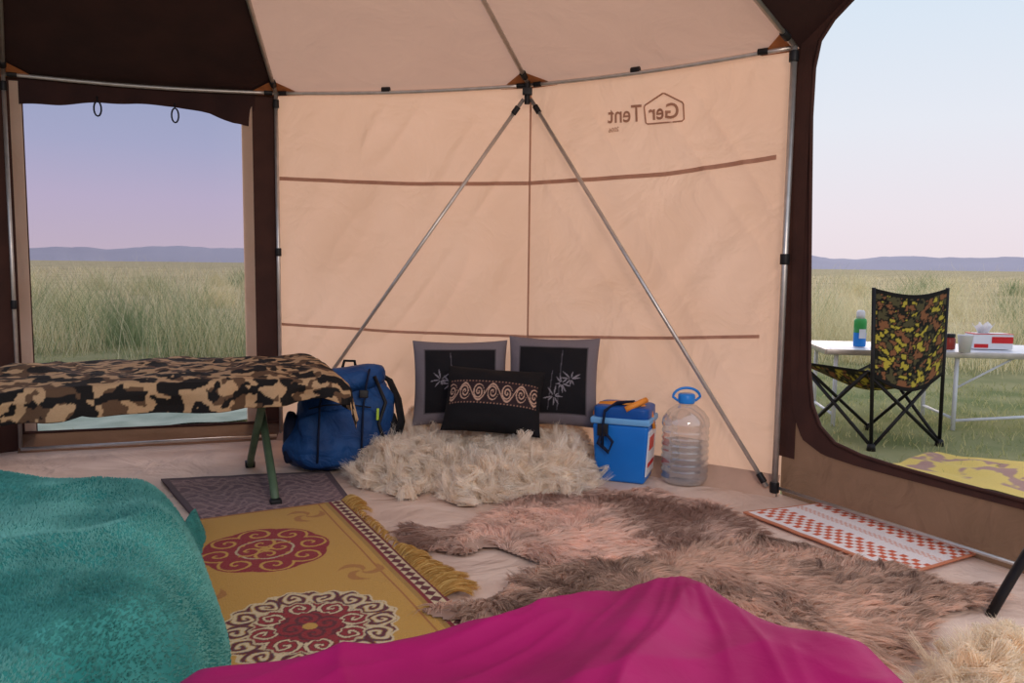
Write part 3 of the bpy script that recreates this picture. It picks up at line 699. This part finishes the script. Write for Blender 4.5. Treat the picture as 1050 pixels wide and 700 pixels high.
def leafset(flip,cx,cy):
    L=[]
    for x0,y0 in ((cx,cy),(cx-.08,cy-.14),(cx+.1,cy+.05)):
        for k in range(8): L.append((x0,y0,2*pi*k/8+random.uniform(-.3,.3),random.uniform(.06,.13)))
    return [(1-x if flip else x,y,(pi-a if flip else a),l) for x,y,a,l in L]
def bamboo(flip):
    L=leafset(flip,.60,.46); st=[(.56,.16,.60,.84),(.46,.16,.50,.6)]
    def cf(u,v):
        if min(u,1-u,v,1-v)<.13:
            e=min(u,1-u,v,1-v); return tuple(arr(120,110,114)*(1.0 if e<.12 else .5))
        for x,y,a,l in L:
            dx=u-x;dy=v-y; p=dx*math.cos(a)+dy*math.sin(a); q=-dx*math.sin(a)+dy*math.cos(a)
            if .015<p<l and abs(q)<.007*math.sin(pi*p/l): return tuple(arr(140,132,138))
        for x0,y0,x1,y1 in st:
            if flip: x0,x1=1-x0,1-x1
            t=(v-y0)/(y1-y0)
            if 0<t<1 and abs(u-(x0+(x1-x0)*t))<.004: return tuple(arr(90,84,90))
        return tuple(arr(20,17,21))
    return cf
gp='black cushions propped on the sheepskins'
pillow('grey bordered black pillow with leaf embroidery, left of the pair against wall',(472,392),3.18,.385,.345,.13,.28,.06,-.01,bamboo(True),gp)
pillow('grey bordered black pillow with leaf embroidery, right of the pair against wall',(567,391),3.14,.365,.36,.13,.28,-.10,.01,bamboo(False),gp)
def band_c(u,v):
    if .36<v<.72 and .04<u<.96:
        if v<.385 or v>.695: return tuple(arr(150,110,92) if int(u*60)%2 else arr(40,28,28))
        y=(v-.54)/.15; x=(u*7)%1-.5; fl=1 if int(u*7)%2 else -1
        r=math.hypot(x*1.25,y*.62); a=math.atan2(y*fl*.62,x*1.25)
        sp=math.sin(2*pi*(r*4.2)-a)
        s=(sp>.35 and r<.5) or abs(y-.85*fl*math.cos(x*pi))<.10
        return tuple(arr(186,148,126) if s else arr(44,28,30))
    return tuple(arr(17,14,17))
pillow('black pillow with tan embroidered scroll band lying in front',(506,411),2.98,.375,.26,.14,.5,-.04,.06,band_c,gp)
# ---------------------------------------------------------------- backpack
p=atz(343,484,0); p=Vector((p.x,p.y+.06,0)); T=Matrix.Translation(p)@Matrix.Rotation(math.radians(14),4,'Z')@Matrix.Rotation(math.radians(-10),4,'X')@Matrix.Rotation(math.radians(3),4,'Y')
bp=thing('backpack','blue hiking backpack with black straps standing beside the cot end','backpack',p)
def wr(sd,am=.01):
    def f(q):
        n=float(fbm(q.x*12+q.z*5+sd,q.y*12+q.z*14,sd))-.5; n2=float(vn(q.x*9+sd,q.z*20,sd+2))-.5
        q=q*(1+am*10*n*.6+.09*n2); return q
    return f
def slump(q):
    q=Vector((q.x*(1.10-.20*(q.z/.19+1)/2),q.y*(1.2-.3*(q.z/.19)),q.z)); q.z-=.06*max(0,-q.x/.2)*(q.z/.19+1)/2; q.x+=.02*math.sin(q.z*12); return wr(3,.035)(q)
mb=MB(T); mb.sup((0.01,0,.185),(.38,.21,.37),.5,fn=slump,n=44); body=build('body',mb,'blue_nylon',bp)
mb=MB(T); mb.sup((.02,-.02,.345),(.32,.23,.10),.6,Matrix.Rotation(-.18,3,'Y'),fn=wr(5,.06)); build('top_lid',mb,'blue_nylon',bp)
mb=MB(T); mb.sup((.0,-.105,.125),(.30,.07,.22),.5,Matrix.Rotation(-.07,3,'Y'),fn=wr(6,.05)); build('front_pocket',mb,'blue_nylon',bp)
mb=MB(T); mb.sup((.195,-.02,.12),(.06,.13,.2),.6,fn=wr(7,.03)); build('side_pocket',mb,'blackfab',bp)
mb=MB(T); mb.sup((-.185,-.02,.12),(.05,.13,.2),.6,fn=wr(8,.03)); build('side_pocket',mb,'navy',bp)
for x in(-.08,.08):
    mb=MB(T); mb.tube([(x+.02,-.135,.385),(x+.01,-.15,.33),(x,-.155,.24),(x,-.158,.12),(x,-.15,.03)],.004,8,flat=3); s=build('strap',mb,'navy',bp)
    mb=MB(T); mb.box((x,-.158,.29),(.034,.014,.03)); build('buckle',mb,'black',s,bevel=.003)
mb=MB(T); mb.tube([(.14,.02,.38),(.19,0,.35),(.22,-.04,.28),(.235,-.07,.19),(.21,-.06,.07)],.010,10,flat=2.6); build('shoulder_strap',mb,'blackfab',bp)
mb=MB(T); mb.tube([(.12,-.13,.36),(.165,-.14,.26),(.14,-.16,.18),(.17,-.14,.1),(.14,-.15,.03)],.007,8); build('compression_cord',mb,'black',bp)
mb=MB(T); mb.box((.135,-.155,.215),(.010,.012,.045)); build('pull_tab',mb,'lime',bp,bevel=.002)
mb=MB(T); mb.tube([(-.12,-.145,.23),(-.06,-.152,.245),(.02,-.152,.25),(.11,-.145,.24)],.003,6); build('zip',mb,'black',bp)
mb=MB(T); mb.tube([(0,.03,.38),(.01,.03,.425),(.05,.03,.425),(.06,.03,.38)],.006,8); build('haul_loop',mb,'blackfab',bp)
# ---------------------------------------------------------------- cooler, bottle
p=atz(643,497,0); p=Vector((p.x,p.y+.10,0)); T=Matrix.Translation(p)@Matrix.Rotation(math.radians(-20),4,'Z')
cl_=thing('cooler_box','blue cooler box with navy strap beside the water bottle','cooler box',p)
mb=MB(T); mb._a([(-.093,-.075,0),(.093,-.075,0),(.093,.075,0),(-.093,.075,0),(-.105,-.087,.22),(.105,-.087,.22),(.105,.087,.22),(-.105,.087,.22)],[(3,2,1,0),(4,5,6,7),(0,1,5,4),(1,2,6,5),(2,3,7,6),(3,0,4,7)])
build('body',mb,'cooler',cl_,bevel=.012)
mb=MB(T); mb.box((0,0,.232),(.222,.186,.024)); build('rim',mb,'cooler_lt',cl_,bevel=.006)
mb=MB(T); mb.sup((0,0,.262),(.21,.175,.05),.3); build('lid',mb,'cooler_dk',cl_)
mb=MB(T); mb.tube([(-.108,-.0,.2),(-.112,-.02,.25),(-.09,-.03,.285),(0,-.04,.296),(.07,-.03,.29),(.1,-.0,.262),(.112,0,.2)],.006,8,flat=2.2); build('handle',mb,'orange',cl_)
mb=MB(T); mb.tube([(-.06,-.1,.14),(-.06,-.101,.22),(-.055,-.098,.27),(-.02,-.06,.294),(.04,-.03,.297)],.004,8,flat=3.5); s=build('strap',mb,'navy',cl_)
mb=MB(T); mb.box((-.06,-.103,.2),(.04,.014,.045)); build('buckle',mb,'black',s,bevel=.003)
mb=MB(T); mb.tube([(-.06,-.1,.2),(-.02,-.112,.16),(-.035,-.11,.12),(-.075,-.106,.15),(-.06,-.104,.19)],.004,8,flat=2); build('strap_tail',mb,'navy',cl_)
Rs=Matrix.Rotation(math.atan(.012/.22),3,'Y')
mb=MB(T); mb.box((.1015,0,.115),(.004,.15,.17),Rs); sl_=build('side_label',mb,'white',cl_,smooth=False)
mb=MB(T); mb.box((.105,-.01,.15),(.003,.09,.05),Rs); mb.box((.1015,.0,.07),(.003,.12,.015),Rs); build('red_print',mb,'red',sl_,smooth=False)
mb=MB(T); mb.tube([(.02,-.088,.279),(.055,-.07,.297),(.085,-.03,.31)],.011,10); build('grip',mb,'orange',cl_)
p=atz(706,500,0); p=Vector((p.x,p.y+.08,0)); bt=thing('water_bottle','large clear water bottle with blue cap beside the cooler box','bottle',p)
prof=[(0,.008),(.05,.0),(.078,.006),(.085,.02)]
z=.03
while z<.2: prof+= [(.087,z),(.082,z+.009),(.087,z+.018)]; z+=.024
prof+= [(.088,.225),(.084,.245),(.066,.27),(.040,.29),(.026,.297),(.024,.312)]
mb=MB(); mb.lathe(prof,p,40); build('bottle_wall',mb,'pet',bt)
wpf=[(0,.012)]+[(r*.965,z) for r,z in prof[1:] if .005<z<.15]+[(.082,.155),(0,.156)]
mb=MB(); mb.lathe(wpf,p,40); build('water',mb,'water',bt)
mb=MB(); mb.lathe([(0,.3),(.03,.3),(.031,.304),(.031,.33),(.028,.334),(0,.334)],p,28); build('cap',mb,'capblue',bt)
mb=MB(); mb.tube([p+Vector((.05*math.cos(a),0,.322+.034*math.sin(a))) for a in [pi*k/16 for k in range(17)]]+[p+Vector((-.035,0,.31)),p+Vector((.035,0,.31)),p+Vector((.05,0,.322))],.005,8); build('carry_handle',mb,'capblue',bt)
# ---------------------------------------------------------------- cot
fl=atz(279,519,0); cdv=Matrix.Rotation(math.radians(24),3,'Z')@Vector((1,0,0)); T=frame((fl.x,fl.y,0),cdv)
ct=thing('camp_cot','folding camp cot with green metal legs below the netting window','cot',T@Vector((-.6,.28,0)))
WD=.56; xl=-1.45; xr=.20; HZ=.40
for y in(0,WD):
    mb=MB(T); mb.tube([(xl,y,HZ),(xr,y,HZ)],.013,10); build('side_rail',mb,'green_metal',ct)
for x in(xl+.05,-1.0,0):
    for a,b in((0,WD),(WD,0)):
        off=.012 if a==0 else -.012
        mb=MB(T); mb.tube([(x+off,a,.0),(x+off,a+(b-a)*.08,.05),(x+off,b,HZ)],.014,10); l=build('leg',mb,'green_metal',ct)
        mb=MB(T); mb.box((x+off,a,.012),(.036,.036,.024)); build('foot',mb,'black',l,bevel=.003)
mb=MB(T); mb.grid(lambda u,v:Vector((xl+(xr-xl)*u,WD*v,HZ+.012-.02*math.sin(pi*v))),20,10); build('canvas',mb,'canvas',ct,solid=.003)
def camo_arr(x,y):
    x=x+.01*float(vn(x*40,y*40,3)); n1=float(fbm(x*28,y*36,2,2)); n2=float(fbm(x*27+5,y*36+2,8,2))
    if n2>.55: return tuple(arr(24,19,17))
    if n1>.55: return tuple(arr(96,70,50))
    return tuple(arr(184,148,110))
x0,x1,y0,y1=xl+.02,xr+.03,-.018,WD+.018
OR=.14
def dr(u,v):
    a=x0-.08+(x1+OR-(x0-.08))*u; b=y0-.08+(y1+.12-(y0-.08))*v
    ca=min(max(a,x0),x1); cb=min(max(b,y0),y1); ea=a-ca; eb=b-cb
    hang=math.hypot(ea,eb); 
    rd=max(0,(ca-x1+.07)/.07)
    z=HZ+.042+.018*(float(fbm(a*6,b*7,4))-.5)*2-.02*((cb-WD/2)/(WD/2))**4*.6-.018*rd**2+.008*(1-abs(2*float(vn(a*9+b*5,b*3,6))-1))**2
    fr=.9+(.35*float(vn(a*7,b*5,9)) if ea<=0 else .12)
    k=min(1,hang/.03)
    wob=.035*math.sin(a*24+1+2*math.sin(a*7))*(min(1,abs(eb)/.06)) if ea<=0 else 0; wob2=.010*math.sin(b*16)*(min(1,max(ea,0)/.08))
    return Vector((ca+(.022*k+wob2+.22*max(ea,0))*(1 if ea>0 else (-1 if ea<0 else 0)),cb+(.018*k+wob*.6)*(1 if eb>0 else(-1 if eb<0 else 0)),z-hang*fr))
def drc(u,v):
    a=x0-.08+(x1+OR-(x0-.08))*u; b=y0-.08+(y1+.12-(y0-.08))*v; return camo_arr(a,b)
mb=MB(T); mb.grid(dr,480,210,drc); build('camouflage_cover',mb,'attr_fab',label='tan and black camouflage cover draped over the camp cot',cat='cover',attr=True,solid=.003)
# ---------------------------------------------------------------- blankets
H=.30
tp=[(-40,486),(30,478),(110,478),(150,486)]
poly=[tuple(atz(x,y,H).xy) for x,y in tp]
poly+=[tuple(atz(x,y,.04).xy) for x,y in((198,520),(214,540),(205,556),(214,595),(236,640),(237,700),(225,790))]
poly+=[(-.5,.55),(-1.9,.55),(-1.9,1.75)]
poly=roundpoly(poly,2)
def th_(Q,d):
    n=fbm(Q[:,0]*3.2,Q[:,1]*3.2,6)-.5; r=1-np.abs(2*fbm(Q[:,0]*2.2+Q[:,1]*1.4,Q[:,1]*2.2-Q[:,0],12,2)-1)
    far=1-.72*sm((Q[:,0]+1.02)/.25)*sm((Q[:,1]-1.72)/.3)
    x,y=Q[:,0],Q[:,1]
    return .006+H*far*(1-(1-np.clip(d/.17,0,1))**2.4)*(.93+.14*n)+.034*r**2*sm(d/.1)+.020*(fbm(x*8,y*8,3,2)-.5)*sm(d/.05)
tbk=build('teal_blanket',lump_mesh(poly,th_,.008),'teal',label='teal plush blanket heaped over bedding in left foreground',cat='blanket',solid=.003)
Q=sample(poly,150000); Q=Q[(Q[:,0]>-1.25)&(Q[:,1]>.75)]; n=len(Q); z=th_(Q,sdist(Q,poly))+.001; P=np.column_stack([Q,z])
e=.006; gx=(th_(Q+[e,0],sdist(Q+[e,0],poly))-z)/e; gy=(th_(Q+[0,e],sdist(Q+[0,e],poly))-z)/e
Nn=np.column_stack([-gx,-gy,np.ones(n)]); Nn/=np.linalg.norm(Nn,axis=1)[:,None]
lay=np.stack([fbm(Q[:,0]*5,Q[:,1]*5,1,2)-.5,fbm(Q[:,0]*5,Q[:,1]*5,4,2)-.5,np.zeros(n)],1)*1.6; dr_=Nn*.8+lay+RNG.normal(size=(n,3))*.15; dr_/=np.linalg.norm(dr_,axis=1)[:,None]
t=np.clip((fbm(Q[:,0]*6,Q[:,1]*6,15)-.5)*2.4+.5+RNG.normal(size=n)*.05,0,1)[:,None]
mb=MB(); strands(mb,P,P+Nn*.003,P+dr_*.006,.0040,arr(84,156,150)*(1-t)+arr(138,202,194)*t,2); build('plush_pile',mb,'plush',tbk,attr=True,kind='stuff')
H2=.25
sp=[(120,722),(160,712),(205,698),(300,672),(400,655),(480,640),(550,618),(600,606),(650,599),(710,596),(755,604),(800,626),(870,662),(930,690),(960,705)]
poly=[tuple(atz(x,y,H2).xy) for x,y in sp]
poly=[(x*1.0+(.05 if i>12 else (-.02 if i<3 else 0)),y+.10) for i,(x,y) in enumerate(poly)]
poly+=[(.62,.75),(.6,.35),(-.50,.35),(-.55,.75)]
poly=roundpoly(poly,1)
def mh(Q,d):
    x,y=Q[:,0],Q[:,1]
    q=.12*(fbm(x*3,y*3,4,2)-.5)
    ang=np.arctan2(y-1.5,x-.35); rr=np.hypot(y-1.5,x-.35)
    w=ang*4.0+q*8; f1=1-np.abs(2*vn(w,rr*1.2,3)-1); f2=1-np.abs(2*vn(x*5+y*3+q*9,y*4-x*2,8)-1); f4=1-np.abs(2*vn(ang*13+q*18,rr*4,15)-1); f5=fbm(x*18,y*18,21,2)-.5
    return .008+H2*(1-(1-np.clip(d/.16,0,1))**2.6)*(.90+.08*fbm(x*4,y*4,2,2))+(.038*f1**2*np.clip(rr*2.5,0,1)+.014*f2**2+.004*f4**2*np.clip(rr*3,0,1)+.004*f5)*sm(d/.14)
build('magenta_blanket',lump_mesh(poly,mh,.005),'magenta',label='magenta blanket bunched across the bottom foreground',cat='blanket',solid=.003)
# stool at right edge
f0=atz(1015,631,.0)
sl=thing('camp_stool','black folding stool cut off at the right edge','stool',f0)
o=Vector((f0.x,f0.y,0))
for a,b in(((0,0,0),(.19,-.06,.42)),((.42,-.06,0),(.22,-.02,.42)),((.33,.10,0),(.50,.02,.42)),((.66,.0,0),(.53,.06,.42))):
    pts=[o+Vector(a).lerp(Vector(b),k/8)+Vector((-.012*math.sin(pi*k/8),0,.0)) for k in range(9)]
    mb=MB(); mb.tube(pts,.010,10,flat=1.3); build('leg',mb,'black',sl)
mb=MB(); mb.grid(lambda u,v:o+Vector((.17,-.08,.42))+Vector((.36,-.02,0))*u+Vector((.03,.14,0))*v+Vector((0,0,-.03*math.sin(pi*u))),16,16); build('seat',mb,'blackfab',sl,solid=.004)
# ---------------------------------------------------------------- light
w=bpy.data.worlds.new('dusk_sky'); bpy.context.scene.world=w; w.use_nodes=True; N=w.node_tree.nodes; L=w.node_tree.links; bg=N['Background']
tc=N.new('ShaderNodeTexCoord'); sx=N.new('ShaderNodeSeparateXYZ'); L.new(tc.outputs['Generated'],sx.inputs[0])
def ramp(st):
    r=N.new('ShaderNodeValToRGB'); cr=r.color_ramp
    while len(cr.elements)<len(st): cr.elements.new(.5)
    for e,(p,c) in zip(cr.elements,st): e.position=p; e.color=c
    L.new(sx.outputs['Z'],r.inputs[0]); return r
ra=ramp([(0,rgb(232,218,224)),(.06,rgb(233,224,231)),(.16,rgb(227,230,239)),(.32,rgb(210,226,241)),(1,rgb(196,208,230))])
rb=ramp([(0,rgb(212,194,210)),(.07,rgb(202,190,218)),(.13,rgb(182,185,218)),(.24,rgb(158,176,210)),(1,rgb(196,208,230))])
mr=N.new('ShaderNodeMapRange'); mr.inputs[1].default_value=.35; mr.inputs[2].default_value=-.35; L.new(sx.outputs['X'],mr.inputs[0])
mx=N.new('ShaderNodeMix'); mx.data_type='RGBA'; L.new(mr.outputs[0],mx.inputs[0]); L.new(ra.outputs[0],mx.inputs[6]); L.new(rb.outputs[0],mx.inputs[7]); L.new(mx.outputs[2],bg.inputs[0]); bg.inputs[1].default_value=1.04
def area(name,loc_,tgt,size,e,col):
    l=bpy.data.lights.new(name,'AREA'); l.size=size; l.energy=e; l.color=col; o=bpy.data.objects.new(name,l); C.objects.link(o)
    o.location=loc_; o.rotation_euler=(Vector(tgt)-Vector(loc_)).to_track_quat('-Z','Y').to_euler(); return o
area('fill_inside',(.8,-.5,1.7),(.35,3.1,.7),.7,32,(1,.83,.72))  # soft fill added behind the camera to brighten the interior, not a tent lamp
s=bpy.data.lights.new('dusk_glow','SUN'); s.energy=1.75; s.angle=math.radians(50); s.color=(1,.81,.70); so=bpy.data.objects.new('dusk_glow',s); C.objects.link(so); so.rotation_euler=Vector((-.15,-1,-.45)).to_track_quat('-Z','Y').to_euler()
bpy.context.scene.view_settings.view_transform='Standard'
